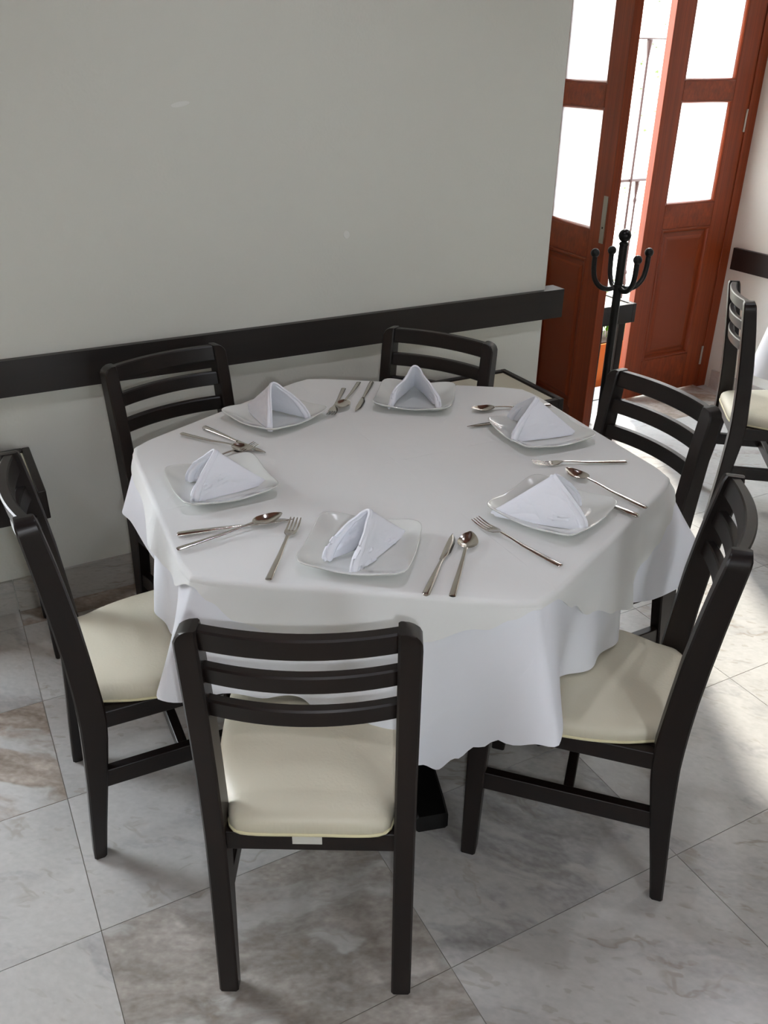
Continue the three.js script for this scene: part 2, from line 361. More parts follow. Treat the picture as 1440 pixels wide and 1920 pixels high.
// =====================================================================
// OUTSIDE
// =====================================================================
{
  const slab = thing('balcony_floor', 'sunlit concrete balcony slab outside the doors', 'balcony');
  part('slab', boxG(LEFTW, 5.2, -0.2, -0.02, -4.0, OUT), M.asphalt, slab); slab.userData.kind = 'structure';

  const rail = thing('balcony_railing', 'thin wrought iron balcony railing with turned bars seen between the door leaves', 'railing', [0, 0, -3.82]);
  part('top_rail', boxG(LEFTW, 5.2, 1.0, 1.015, -0.018, 0.018, 0.003), M.balconyIron, rail);
  part('bottom_rail', boxG(LEFTW, 5.2, 0.09, 0.105, -0.012, 0.012, 0.003), M.balconyIron, rail);
  const prof = [[0.006, 0], [0.006, 0.38], [0.014, 0.39], [0.014, 0.4], [0.008, 0.41], [0.016, 0.44], [0.016, 0.46], [0.008, 0.49], [0.014, 0.5], [0.014, 0.51], [0.006, 0.52], [0.006, 0.88], [0.011, 0.9], [0.006, 0.915], [0.013, 0.985], [0.013, 1.0]].map(([a, b]) => new THREE.Vector2(a, b));
  const bar = new THREE.LatheGeometry(prof, 10);
  for (let i = 0; i < 62; i++) { const u = -3.1 + i * 0.1335; const b = part('bar', bar, M.balconyIron, rail); b.position.set(u, 0, 0); }
  part('tall_post', new THREE.LatheGeometry([[0.007, 0], [0.007, 1.6], [0.016, 1.68], [0.016, 1.685], [0, 1.685]].map(([a, b]) => new THREE.Vector2(a, b)), 10).translate(3.51, 0, 0.02), M.balconyIron, rail);
  part('tall_cross_bar', boxG(2.9, 3.62, 1.685, 1.692, 0.01, 0.03), M.balconyIron, rail);

  const planter = thing('planter', 'orange terracotta planter box on the balcony', 'planter', [3.2, 0, -3.56]);
  part('box', loftY([{ y: -0.02, x0: -0.23, x1: 0.23, z0: -0.085, z1: 0.085 }, { y: 0.0, x0: -0.24, x1: 0.24, z0: -0.09, z1: 0.09 }, { y: 0.215, x0: -0.26, x1: 0.26, z0: -0.1, z1: 0.1 }, { y: 0.23, x0: -0.262, x1: 0.262, z0: -0.102, z1: 0.102 }]), M.terracotta, planter);
  part('soil', boxG(-0.245, 0.245, 0.229, 0.236, -0.09, 0.09), M.soil, planter);
  const plant = thing('potted_plant', 'bright green leafy plant growing in the orange planter', 'plant', [3.2, 0.236, -3.56]);
  const lf = leafGeometry(), r = rng(77);
  for (let s = 0; s < 16; s++) {
    const x = -0.22 + 0.44 * (s + 0.5) / 16 + (r() - 0.5) * 0.02, z = (r() - 0.5) * 0.12, h = 0.08 + r() * 0.1, lean = (r() - 0.5) * 0.06;
    const stem = part('stem', tube([[x, 0, z], [x + lean * 0.5, h * 0.5, z], [x + lean, h, z + (r() - 0.5) * 0.04]], 0.0025, 5, 6), M.leaf, plant);
    for (let k = 0; k < 9; k++) { const l = part('leaf', lf, M.leaf, stem); const f = 0.25 + 0.75 * k / 8; l.position.set(x + lean * f, h * f, z); l.rotation.set(-0.3 - r() * 0.8, r() * 6.28, 0, 'YXZ'); const q = 0.8 + r() * 0.6; l.scale.set(q, q, q); }
  }

  const street = structure('ground', 'street far below the balcony');
  part('street', boxG(-30, 40, -5.2, -5, -30, 30), M.asphalt, street);

  const b = thing('opposite_building', 'sunny cream building across the street behind the balcony', 'building', [8, -5, -11]);
  part('facade', boxG(-14, 14, 0, 13, -4, 0), M.stucco, b);
  for (let i = 0; i < 7; i++) for (let j = 0; j < 3; j++) {
    const x = -12 + i * 3.9, y = 1.2 + j * 3.9;
    const w = part('window', merged([boxG(x, x + 1.3, y, y + 0.08, -0.02, 0.08), boxG(x, x + 1.3, y + 2.1, y + 2.2, -0.02, 0.06), boxG(x, x + 0.08, y, y + 2.2, -0.02, 0.05), boxG(x + 1.22, x + 1.3, y, y + 2.2, -0.02, 0.05)]), M.stucco, b);
    part('shutter', boxG(x + 0.08, x + 0.64, y + 0.08, y + 2.1, 0, 0.04), M.shutter, w); part('shutter', boxG(x + 0.66, x + 1.22, y + 0.08, y + 2.1, 0, 0.04), M.shutter, w);
  }
  const ivyLeaf = leafGeometry(), ivy = new THREE.InstancedMesh(ivyLeaf, M.ivy, 1400), q = rng(99), mt = new THREE.Matrix4(), e = new THREE.Euler();
  for (let i = 0; i < 1400; i++) {
    let x, y; do { x = -4 + q() * 10; y = 2.5 + q() * 7; } while (fbm(x * 0.9, y * 0.9, 5, 3) < 0.52);
    e.set(q() * 1.2 - 0.6, q() * 6.28, q() * 6.28); mt.makeRotationFromEuler(e); const s = 0.5 + q() * 1.1; mt.scale(new THREE.Vector3(s, s, s)); mt.setPosition(8 + x, -5 + y, -10.9 + q() * 0.15);
    ivy.setMatrixAt(i, mt);
  }
  ivy.name = 'ivy'; tag(ivy, 'sparse green creeper on the wall of the building opposite', 'creeper', null, 'stuff'); scene.add(ivy);
}
function leafGeometry() {
  const rows = []; for (let i = 0; i <= 5; i++) { const t = i / 5, w = 0.014 * Math.sin(Math.PI * Math.pow(t, 0.7)) + 0.0004, y = 0.012 * Math.sin(t * 2.4), c = 0.004; rows.push([[-w, y + c * (w / 0.014), t * 0.05], [0, y, t * 0.05], [w, y + c * (w / 0.014), t * 0.05]]); }
  return gridG(rows);
}

// =====================================================================
// CEILING LAMPS
// =====================================================================
{
  const ring = new THREE.TorusGeometry(0.055, 0.01, 8, 28).rotateX(Math.PI / 2), disc = new THREE.CylinderGeometry(0.047, 0.047, 0.006, 28);
  let n = 0;
  const where = ['above the left end of the room', 'above the middle of the table', 'above the right end near the doors', 'behind the camera on the left', 'behind the camera in the middle', 'behind the camera on the right'];
  for (const z of [-1.5, 1.0]) for (const x of [-1.3, 0.9, 2.9]) {
    const l = thing('ceiling_lamp', 'small round ceiling spotlight ' + where[n++], 'lamp', [x, CEIL, z], 0, 'ceiling spotlights');
    part('ring', ring, M.lampRing, l).position.y = -0.006;
    part('lens', disc, M.lampGlow, l).position.y = -0.005;
    const s = new THREE.SpotLight(0xf0f4ff, 2.25, 0, 62 * D, 0.6, 2);
    s.position.set(0, -0.03, 0); s.target.position.set(0, -2, 0); s.castShadow = true; s.shadow.radius = 2.2; l.add(s, s.target);
  }
}

// =====================================================================
// CHAIRS
// =====================================================================
const H = 0.862;
const postFront = [[0, 0.014], [0.12, 0.031], [0.195, 0.043], [0.245, 0.05], [0.36, 0.066], [0.42, 0.066], [0.5, 0.06], [0.62, 0.049], [0.74, 0.033], [0.862, 0.011]];
const postRear = [[0, -0.013], [0.1, -0.006], [0.2, 0.002], [0.3, 0.008], [0.376, 0.011], [0.45, 0.01], [0.54, 0.005], [0.64, -0.004], [0.74, -0.015], [0.862, -0.03]];
const XO = 0.184, PW = 0.037; // outer face of a post, post width
function chairParts() {
  const G = {};
  const ys = [0, 0.004, 0.1, 0.2, 0.28, 0.33, 0.376, 0.42, 0.47, 0.54, 0.62, 0.7, 0.77, 0.83, 0.842, 0.851, 0.857, 0.8605, 0.862];
  G.post = (s) => loftY(ys.map((y) => {
    const r = 0.026, dy = Math.max(0, y - (H - r)), cut = r - Math.sqrt(Math.max(0, r * r - dy * dy)), foot = y < 0.004 ? 0.002 : 0;
    const o = XO - cut - foot, i = XO - PW + foot, f = interp(postFront, y) - (y > 0.85 ? (y - 0.85) * 0.25 : 0) - foot, b = interp(postRear, y) + (y > 0.85 ? (y - 0.85) * 0.25 : 0) + foot;
    return { y, x0: s > 0 ? i : -o, x1: s > 0 ? o : -i, z0: b, z1: f };
  }), 0.0035);
  const mid = (y) => (interp(postFront, y) + interp(postRear, y)) / 2;
  G.slat = (y0, y1, th, bulge) => {
    const xi = XO - PW + 0.004, rows = [];
    for (let i = 0; i <= 16; i++) {
      const x = -xi + 2 * xi * i / 16, k = 1 - (x / xi) ** 2, ss = (y) => mid(y) - bulge * k, c = 0.003;
      rows.push([[x, y0, ss(y0) - th / 2 + c], [x, y0, ss(y0) + th / 2 - c], [x, y0 + c, ss(y0) + th / 2], [x, y1 - c, ss(y1) + th / 2], [x, y1, ss(y1) + th / 2 - c], [x, y1, ss(y1) - th / 2 + c], [x, y1 - c, ss(y1) - th / 2], [x, y0 + c, ss(y0) - th / 2]]);
    }
    return flatten(gridG(rows, { closeJ: true, capStart: true, capEnd: true, flip: true }));
  };
  G.frontLeg = (s) => loftY([[0, 0.03, 0.031], [0.003, 0.032, 0.033], [0.2, 0.038, 0.038], [0.358, 0.044, 0.044], [0.402, 0.044, 0.044]].map(([y, w, d]) => ({ y, x0: s > 0 ? 0.19 - w : -0.19, x1: s > 0 ? 0.19 : -0.19 + w, z0: 0.43 - d, z1: 0.43 })), 0.003);
  // upholstered seat: outline seen from above, then rings
  const half = []; // right side from back to front
  for (const p of [[0, 0.016], [0.115, 0.018], [0.135, 0.026], [0.1425, 0.045], [0.147, 0.068], [0.158, 0.094], [0.171, 0.13], [0.183, 0.185], [0.19, 0.255], [0.193, 0.335], [0.19, 0.385], [0.176, 0.418], [0.15, 0.436], [0.09, 0.444], [0, 0.447]]) half.push(new THREE.Vector3(p[0], 0, p[1]));
  const curve = new THREE.CatmullRomCurve3(half, false, 'centripetal').getSpacedPoints(40), loop = [];
  for (const p of curve) loop.push([p.x, p.z]);
  for (let i = curve.length - 2; i > 0; i--) loop.push([-curve[i].x, curve[i].z]);
  const ringAt = (inset, y) => loop.map(([x, z]) => { const cx = 0, cz = 0.235, dx = x - cx, dz = z - cz, L = Math.hypot(dx, dz), k = Math.max(0, (L - inset) / L); return [cx + dx * k, y, cz + dz * k]; });
  const dome = [[0.002, 0.399], [-0.002, 0.405], [-0.004, 0.414], [-0.002, 0.424], [0.004, 0.432], [0.014, 0.4385], [0.03, 0.443], [0.055, 0.4465], [0.09, 0.449], [0.13, 0.451], [0.17, 0.452]];
  G.cushion = gridG(dome.map(([i, y]) => ringAt(i, y)), { closeJ: true, capEnd: true, uvs: (i, j, p) => [p[0] * 4, p[2] * 4] });
  const wp = ringAt(-0.002, 0.4045).map((p) => new THREE.Vector3(...p));
  G.welt = new THREE.TubeGeometry(new THREE.CatmullRomCurve3(wp, true), 110, 0.0035, 6, true);
  return G;
}
const G = chairParts();
const geo = { postL: G.post(-1), postR: G.post(1), crest: G.slat(0.818, 0.86, 0.022, 0.023), slat2: G.slat(0.748, 0.785, 0.02, 0.025), slat3: G.slat(0.675, 0.712, 0.02, 0.025), legL: G.frontLeg(-1), legR: G.frontLeg(1),
  railBack: boxG(-0.15, 0.15, 0.358, 0.4, 0.02, 0.044, 0.003), railFront: boxG(-0.15, 0.15, 0.358, 0.4, 0.402, 0.426, 0.003),
  railL: boxG(-0.181, -0.158, 0.358, 0.4, 0.055, 0.4, 0.003), railR: boxG(0.158, 0.181, 0.358, 0.4, 0.055, 0.4, 0.003),
  strL: boxG(-0.177, -0.155, 0.196, 0.242, 0.03, 0.405, 0.003), strR: boxG(0.155, 0.177, 0.196, 0.242, 0.03, 0.405, 0.003), strX: boxG(-0.157, 0.157, 0.2, 0.238, 0.205, 0.227, 0.003), webbing: boxG(-0.158, 0.158, 0.392, 0.4, 0.03, 0.41) };
function chair(label, x, z, facing, group) {
  const f = facing * D, c = thing('dining_chair', label, 'chair', [x, 0, z], Math.atan2(Math.cos(f), Math.sin(f)), group);
  part('rear_post', geo.postL, M.espresso, c); part('rear_post', geo.postR, M.espresso, c);
  part('crest_rail', geo.crest, M.espresso, c); part('back_slat', geo.slat2, M.espresso, c); part('back_slat', geo.slat3, M.espresso, c);
  part('front_leg', geo.legL, M.espresso, c); part('front_leg', geo.legR, M.espresso, c);
  for (const k of ['railBack', 'railFront', 'railL', 'railR']) part('seat_rail', geo[k], M.espresso, c);
  for (const k of ['strL', 'strR', 'strX']) part('stretcher', geo[k], M.espresso, c);
  part('seat_board', geo.webbing, M.espresso, c);
  const s = part('seat_cushion', G.cushion, M.cream, c); s.userData.label = 'cream leather seat pad';
  part('piping', G.welt, M.welt, s);
  return c;
}
const grp = 'chairs around the hexagonal table';
const chFront = chair('dark wooden chair nearest the camera, seen from behind', 0.374, -0.975, -61.7, grp);
const tagMesh = part('paper_label', boxG(-0.026, 0.026, 0.377, 0.397, 0.0175, 0.0195), M.paper, chFront); tagMesh.userData.label = 'small white paper label on the seat rail';
tagMesh.position.x = 0.005;
chair('dark wooden chair at the near right side of the table, seen side on', 1.233, -0.947, -134.5, grp);
chair('dark wooden chair at the left side of the table, turned to the right', 0.072, -1.655, 1.8, grp);
chair('dark wooden chair against the grey wall, back left of the table', 0.533, -2.318, 77.6, grp);
chair('dark wooden chair at the back of the table under the end of the rail', 1.313, -2.153, 147.5, grp);
chair('dark wooden chair at the far right of the table, before the coat stand', 1.586, -1.509, 179.4, grp);
chair('dark wooden chair at the neighbouring table by the right wall', 2.6, -2.155, 38.5);

// =====================================================================
// THE HEXAGONAL TABLE AND ITS CLOTHS
// =====================================================================
const TC = [0.884, -1.629], AP = 0.555, FACE0 = 4.2;
function hexR(deg, ap, round = 0.02) {
  const a = ((((deg - FACE0 + 30) % 60) + 60) % 60 - 30) * D, e = 30 * D - Math.abs(a);
  return ap / Math.cos(a) - round * Math.exp(-e * e / 0.0028) * 0.55;
}
{
  const t = thing('dining_table', 'six sided table hidden under white cloths on a black pedestal', 'table', [TC[0], 0, TC[1]]);
  const sh = new THREE.Shape(); for (let i = 0; i < 180; i++) { const a = i * 2, r = hexR(a, AP - 0.004); i ? sh.lineTo(r * Math.cos(a * D), -r * Math.sin(a * D)) : sh.moveTo(r * Math.cos(a * D), -r * Math.sin(a * D)); }
  part('table_top', new THREE.ExtrudeGeometry(sh, { depth: 0.03, bevelEnabled: false }).rotateX(-Math.PI / 2).translate(0, 0.713, 0), M.espresso, t);
  part('pedestal', new THREE.LatheGeometry([[0.045, 0.03], [0.045, 0.62], [0.06, 0.66], [0.16, 0.7], [0.16, 0.713], [0, 0.713]].map(([a, b]) => new THREE.Vector2(a, b)), 24), M.iron, t);
  for (let k = 0; k < 4; k++) {
    const f = part('foot', loftX([[0.02, 0.045, 0.0, 0.1], [0.25, 0.042, 0.0, 0.075], [0.4, 0.04, 0.0, 0.055], [0.44, 0.038, 0.0, 0.048]]), M.iron, t); f.rotation.y = -(105 + 90 * k) * D;
  }
}
function loftX(sections) { return flatten(gridG(sections.map(([x, w, y0, y1]) => rectLoop(-w, w, y0, y1, 0.006).map(([z, y]) => [x, y, z])), { closeJ: true, capStart: true, capEnd: true, flip: true })); }

// how far the hanging cloth swings out at a drop below the table edge
const vertexDeg = [34.2, 94.2, 154.2, 214.2, 274.2, 334.2], vertexAmp = [0.55, 0.34, 0.47, 0.30, 0.25, 0.25];
function swing(deg, drop) {
  let s = 0.05;
  vertexDeg.forEach((v, i) => { let d = ((deg - v + 540) % 360) - 180; s += vertexAmp[i] * (Math.exp(-((d / 5.8) ** 2)) - 0.25 * (Math.exp(-(((d - 14) / 6) ** 2)) + Math.exp(-(((d + 14) / 6) ** 2)))); });
  const fold = 0.035 * Math.sin(deg * D * 12 + 0.9) + 0.022 * Math.sin(deg * D * 19 + 2.2) + 0.018 * Math.sin(deg * D * 31 + 0.4);
  return drop * s + drop * fold * smooth(0.02, 0.2, drop);
}
function draped({ y, off, hem, thick, wrinkle, seed, flare = 0 }) {
  const N = 540, rho = 0.012, topK = 22, arcK = 5, hangK = 22, sheet = (inner) => {
    const rows = [], q = inner ? thick : 0;
    for (let i = 0; i <= topK + arcK + hangK; i++) {
      const row = [];
      for (let j = 0; j < N; j++) {
        const deg = j * 360 / N, c = Math.cos(deg * D), s = Math.sin(deg * D), R = hexR(deg, AP + off - q), hy = hem(deg);
        let r, yy;
        if (i <= topK) { r = (R - rho) * Math.pow(i / topK, 0.85); yy = y - q; const X = r * c, Z = r * s; yy += wrinkle * (fbm(X * 9 + 40, Z * 9 + 40, seed, 3) - 0.5) * smooth(0, 0.15, r) * (inner ? 0 : 1); }
        else if (i <= topK + arcK) { const a = (i - topK) / arcK * Math.PI / 2; r = R - rho + rho * Math.sin(a); yy = y - q - rho + rho * Math.cos(a); }
        else { const t = (i - topK - arcK) / hangK, y1 = y - q - rho; const yb = Math.min(hy, y1 - 0.004); yy = lerp(y1, yb, t); const drop = y1 - yy; r = R + swing(deg, drop) + drop * flare; }
        row.push([r * c, yy, r * s]);
      }
      rows.push(row);
    }
    return rows;
  };
  const a = sheet(false), b = sheet(true);
  const uvs = (i, j, p) => [p[0] * 1.1 + (0.745 - p[1]) * 0.7, p[2] * 1.1 + (0.745 - p[1]) * 0.5];
  const edge = [a[a.length - 1], b[b.length - 1]];
  return merged([gridG(a, { closeJ: true, uvs, flip: false }), gridG(b, { closeJ: true, uvs, flip: true }), gridG(edge, { closeJ: true, uvs, flip: false })]);
}
const hemUnder = [[4, 0.47], [14, 0.47], [24, 0.48], [31, 0.55], [34.5, 0.57], [38, 0.5], [42, 0.462], [48, 0.457], [78, 0.457], [86, 0.49], [91, 0.507], [96, 0.495], [99.8, 0.457], [102, 0.41], [105, 0.355], [108.5, 0.312], [112, 0.33], [117.5, 0.4], [123, 0.452], [132, 0.459], [143, 0.47], [149, 0.52], [155, 0.535], [160, 0.51], [168, 0.457], [192, 0.457], [203, 0.5], [210, 0.575], [218, 0.56], [228, 0.47], [270, 0.47], [330, 0.47]];
const hemOver = [[4, 0.65], [20, 0.70], [34, 0.722], [37.6, 0.703], [40.3, 0.666], [42.7, 0.62], [45, 0.585], [50, 0.555], [57, 0.553], [66, 0.572], [76, 0.626], [84, 0.685], [90.8, 0.73], [95, 0.733], [98.6, 0.722], [103, 0.696], [112, 0.65], [120, 0.632], [132, 0.632], [140, 0.647], [146, 0.675], [150, 0.707], [154, 0.726], [160, 0.704], [175, 0.65], [187, 0.64], [204, 0.69], [214, 0.725], [230, 0.57], [245, 0.6], [274, 0.73], [305, 0.65], [318, 0.57], [334, 0.71]];
const under = part('tablecloth', draped({ y: 0.7465, off: 0.004, hem: (d) => interpLoop(hemUnder, d), thick: 0.002, wrinkle: 0, seed: 3 }), M.clothUnder, scene);
under.position.set(TC[0], 0, TC[1]);
tag(under, 'long white tablecloth hanging in folds from the hexagonal table', 'tablecloth');
const over = part('table_overlay', draped({ y: 0.75, off: 0.0105, hem: (d) => interpLoop(hemOver, d) + 0.006 * Math.sin(d * D * 17), thick: 0.004, wrinkle: 0.0012, seed: 9, flare: 0.1 }), M.clothTop, scene);
over.position.set(TC[0], 0, TC[1]);
tag(over, 'smaller white cloth laid over the table top under the plates', 'tablecloth');

// =====================================================================
// PLATES
// =====================================================================
const TY = 0.7508;
const plateGeo = (() => {
  const S = 0.1075, n = 96;
  const out = (k) => { // square with bowed sides and softened corners, corner radius fades inwards
    const pts = [];
    for (let j = 0; j < n; j++) {
      const a = (j + 0.5) / n * 2 * Math.PI, p = 7.5, c = Math.cos(a), s = Math.sin(a);
      const r = S * k / Math.pow(Math.abs(c) ** p + Math.abs(s) ** p, 1 / p) * 0.995, corner = Math.abs(c * s) * 2;
      const sides = 1 + 0.012 * (1 - corner);
      pts.push([r * c * sides, r * s * sides, corner]);
    }
    return pts;
  };
  const top = [[0, 0.006, 0], [0.3, 0.006, 0], [0.55, 0.0065, 0], [0.66, 0.0075, 0.0005], [0.76, 0.0105, 0.0015], [0.86, 0.0138, 0.0045], [0.94, 0.0164, 0.0075], [0.985, 0.0177, 0.0092], [1, 0.0171, 0.0094]];
  const bot = [[1, 0.0161, 0.0091], [0.985, 0.0142, 0.0084], [0.92, 0.0112, 0.006], [0.8, 0.0064, 0.0017], [0.66, 0.003, 0], [0.6, 0.0015, 0], [0.58, 0, 0], [0.53, 0, 0], [0.51, 0.002, 0], [0.0, 0.002, 0]];
  const ringOf = ([k, y, c]) => out(Math.max(k, 0.0005)).map(([x, z, q]) => [x, y + c * q ** 2.6, z]);
  return gridG([...top.map(ringOf), ...bot.map(ringOf)], { closeJ: true, flip: false });
})();
const plates = [
  [0.628, -1.284, [0.611, -1.442], 'square white plate in front of the nearest chair'],
  [1.056, -1.248, [0.921, -1.305], 'square white plate beside the near right chair'],
  [1.290, -1.601, [1.195, -1.713], 'square white plate at the far right side of the table'],
  [1.125, -1.955, [1.102, -2.109], 'square white plate at the back of the table'],
  [0.731, -2.011, [0.595, -2.071], 'square white plate at the back left of the table'],
  [0.476, -1.678, [0.374, -1.784], 'square white plate at the left side of the table']];
for (const [x, z, c, label] of plates) {
  const a = Math.atan2(c[1] - z, c[0] - x), p = part(numbered('plate'), plateGeo, M.porcelain, scene);
  p.position.set(x, TY, z); p.rotation.y = -(a - Math.PI / 4); tag(p, label, 'plate', 'plates on the hexagonal table');
}

// =====================================================================
// NAPKINS: folded into little tents, an apex, a tail and two spread feet
// =====================================================================
function napkinGeo(L, w, h, apexAt, seed) {
  const na = 30, nq = 44, zT = -L / 2, zF = L / 2, zA = lerp(zF, zT, apexAt);
  // a runs from the open front (0) to the tail (1), q from the left foot (-1) over the ridge (0) to the right foot (1)
  const at = (a, q, drop) => {
    const s = Math.abs(q), k = clamp((Math.sqrt(s * s + 0.03) - 0.1732) / (Math.sqrt(1.03) - 0.1732), 0, 1);
    const wob = 1 + 0.22 * (fbm(a * 2.4 + 5, q * 1.7 + 5, seed, 3) - 0.5), open = Math.pow(1 - a, 0.8) + 0.03;
    let x = q * w * open * (0.86 + 0.14 * s) * wob, y = h * Math.pow(1 - k, 0.95) * (Math.pow(1 - a, 1.05) + 0.05), z = lerp(lerp(zA, zF, Math.pow(k, 0.95)), zT, a);
    x += Math.sign(q) * Math.sin(Math.PI * s) * (1 - a) * 0.009;
    const foot = Math.pow(k, 5) * Math.exp(-a / 0.10); z -= 0.020 * foot; x -= Math.sign(q) * 0.006 * foot; // blunt feet
    const dent = (fbm(a * 4 + 2, q * 3 + 9, seed + 4, 3) - 0.5) * Math.sin(Math.PI * s) * (1 - a);
    x += Math.sign(q) * dent * 0.016; y += dent * 0.006 + 0.003;
    return [x * (1 - drop * 3), Math.max(0.0015, y - drop), z - drop * 1.2];
  };
  const layer = (drop, thick, shrink) => {
    const A = [], B = [];
    for (let i = 0; i <= na; i++) { const r = []; for (let j = 0; j <= nq; j++) r.push(at(i / na * (1 - shrink), (j / nq) * 2 - 1, drop)); A.push(r); }
    for (let i = 0; i <= na; i++) {
      const r = [];
      for (let j = 0; j <= nq; j++) {
        const p = A[i][j], u = A[Math.min(i + 1, na)][j], v = A[Math.max(i - 1, 0)][j], e = A[i][Math.min(j + 1, nq)], f = A[i][Math.max(j - 1, 0)];
        const m = [u[0] - v[0], u[1] - v[1], u[2] - v[2]], o = [e[0] - f[0], e[1] - f[1], e[2] - f[2]];
        const n = [m[1] * o[2] - m[2] * o[1], m[2] * o[0] - m[0] * o[2], m[0] * o[1] - m[1] * o[0]], l = (Math.hypot(...n) || 1) * (n[1] < 0 ? -1 : 1);
        r.push([p[0] - n[0] / l * thick, Math.max(0.0008, p[1] - n[1] / l * thick), p[2] - n[2] / l * thick]);
      }
      B.push(r);
    }
    const uvs = (i, j, p) => [p[0] * 3 + 0.3, p[2] * 3 + p[1] * 2], rim = (f) => A.map((r, i) => [r[f], B[i][f]]);
    return merged([gridG(A, { uvs }), gridG(B, { uvs, flip: true }), gridG([A[0], B[0]], { uvs }), gridG([A[na], B[na]], { uvs, flip: true }), gridG(rim(0), { uvs }), gridG(rim(nq), { uvs, flip: true })]);
  };
  const bead = (sg) => { // the rolled front hem, a soft bead from the apex down to each foot
    const rows = [], n = 26, m = 10;
    for (let i = 0; i <= n; i++) {
      const t = i / n, q = sg * (0.02 + 0.97 * t), p = at(0.012, q, 0.004), r = 0.0035 + 0.0055 * smooth(0.15, 0.9, t) - 0.003 * smooth(0.93, 1, t), row = [];
      for (let j = 0; j < m; j++) { const b = j / m * 2 * Math.PI; row.push([p[0] - sg * 0.003 + Math.cos(b) * r, Math.max(0.0012, p[1] + Math.sin(b) * r * 0.6), p[2] - r * 0.6 + Math.sin(b) * r * 0.7]); }
      rows.push(row);
    }
    return gridG(rows, { closeJ: true, capStart: true, capEnd: true, flip: sg < 0, uvs: (i, j, p) => [p[0] * 3, p[2] * 3] });
  };
  return [layer(0, 0.004, 0), merged([layer(0.008, 0.0035, 0.1), bead(-1), bead(1)])];
}
const napkins = [ // tail point, feet mid-point, half width, height, apex position, label
  [[0.733, -1.302], [0.536, -1.230], 0.040, 0.088, 0.50, 11, 'white folded napkin on the plate in front of the nearest chair'],
  [[0.932, -1.291], [1.112, -1.178], 0.062, 0.092, 0.42, 22, 'large triangular white napkin on the plate beside the near right chair'],
  [[1.367, -1.560], [1.208, -1.655], 0.075, 0.088, 0.42, 33, 'white folded napkin on the far right plate'],
  [[1.168, -2.040], [1.072, -1.863], 0.074, 0.092, 0.50, 44, 'white folded napkin standing like an arch on the back plate'],
  [[0.690, -2.105], [0.751, -1.905], 0.070, 0.092, 0.44, 55, 'white folded napkin on the back left plate near the wall'],
  [[0.566, -1.640], [0.380, -1.672], 0.058, 0.088, 0.44, 66, 'white folded napkin on the left plate']];
for (const [t, f, w, h, ap, seed, label] of napkins) {
  const dx = f[0] - t[0], dz = f[1] - t[1], L = Math.hypot(dx, dz), n = thing('napkin', label, 'napkin', [(t[0] + f[0]) / 2, TY + 0.0072, (t[1] + f[1]) / 2], Math.atan2(dx, dz), 'napkins on the plates');
  const [a, b] = napkinGeo(L, w, h, ap, seed);
  part('outer_fold', a, M.napkin, n); part('inner_fold', b, M.napkin, n);
}

// =====================================================================
// CUTLERY: lies along +z from the end of the handle (0) to the tip (1 = L)
// =====================================================================
function ribbon(sec) { // sections [z, halfWidth, yBottom, yTop, dish]
  const rows = sec.map(([z, w, y0, y1, dish = 0]) => {
    const p = [], m = 8;
    for (let i = 0; i <= m; i++) { const x = -1 + 2 * i / m; p.push([x * w, y0 - dish * (1 - x * x) + (y1 - y0) * 0.5 * (x * x) * (dish ? 0 : 1), z]); }
    for (let i = m; i >= 0; i--) { const x = -1 + 2 * i / m; p.push([x * w * 0.985, y1 - dish * (1 - x * x) - (y1 - y0) * 0.35 * (x ** 4), z]); }
    return p;
  });
  return gridG(rows, { closeJ: true, capStart: true, capEnd: true, flip: true });
}
const handle = (L0) => [[0, 0.0058, 0.0012, 0.0045], [0.003, 0.0066, 0.0004, 0.0055], [0.03, 0.0062, 0.0006, 0.0055], [L0 * 0.6, 0.0046, 0.0025, 0.006], [L0 * 0.85, 0.0034, 0.006, 0.009], [L0, 0.0034, 0.0075, 0.0102]];
const spoonGeo = merged([ribbon([...handle(0.16), [0.166, 0.0045, 0.0075, 0.0098, 0]]), ribbon(Array.from({ length: 19 }, (_, i) => {
  const t = i / 18, w = 0.0205 * Math.pow(Math.sin(Math.PI * Math.pow(clamp(t, 0.012, 0.988), 0.82)), 0.62), rim = lerp(0.0082, 0.0088, t) + 0.0012 * Math.cos(t * 6.28);
  return [0.163 + t * 0.066, w, rim, rim + 0.0012, 0.0082 * Math.pow(w / 0.0205, 1.5) + 0.0002];
}))]);
const forkGeo = (() => {
  const list = [ribbon([...handle(0.155)]), ribbon([[0.154, 0.0036, 0.0074, 0.01], [0.160, 0.006, 0.0068, 0.009], [0.168, 0.0108, 0.0052, 0.0074, 0.0012], [0.178, 0.0125, 0.0042, 0.006, 0.0014], [0.186, 0.0127, 0.004, 0.0057, 0.0013]])];
  for (let k = 0; k < 4; k++) { const x = -0.0105 + k * 0.007; list.push(ribbon([[0.183, 0.0021, 0.0034, 0.0052], [0.195, 0.002, 0.0036, 0.0052], [0.212, 0.0018, 0.006, 0.0074], [0.226, 0.0013, 0.0098, 0.0108], [0.2285, 0.0006, 0.0106, 0.0111]]).translate(x, 0, 0)); }
  return merged(list);
})();
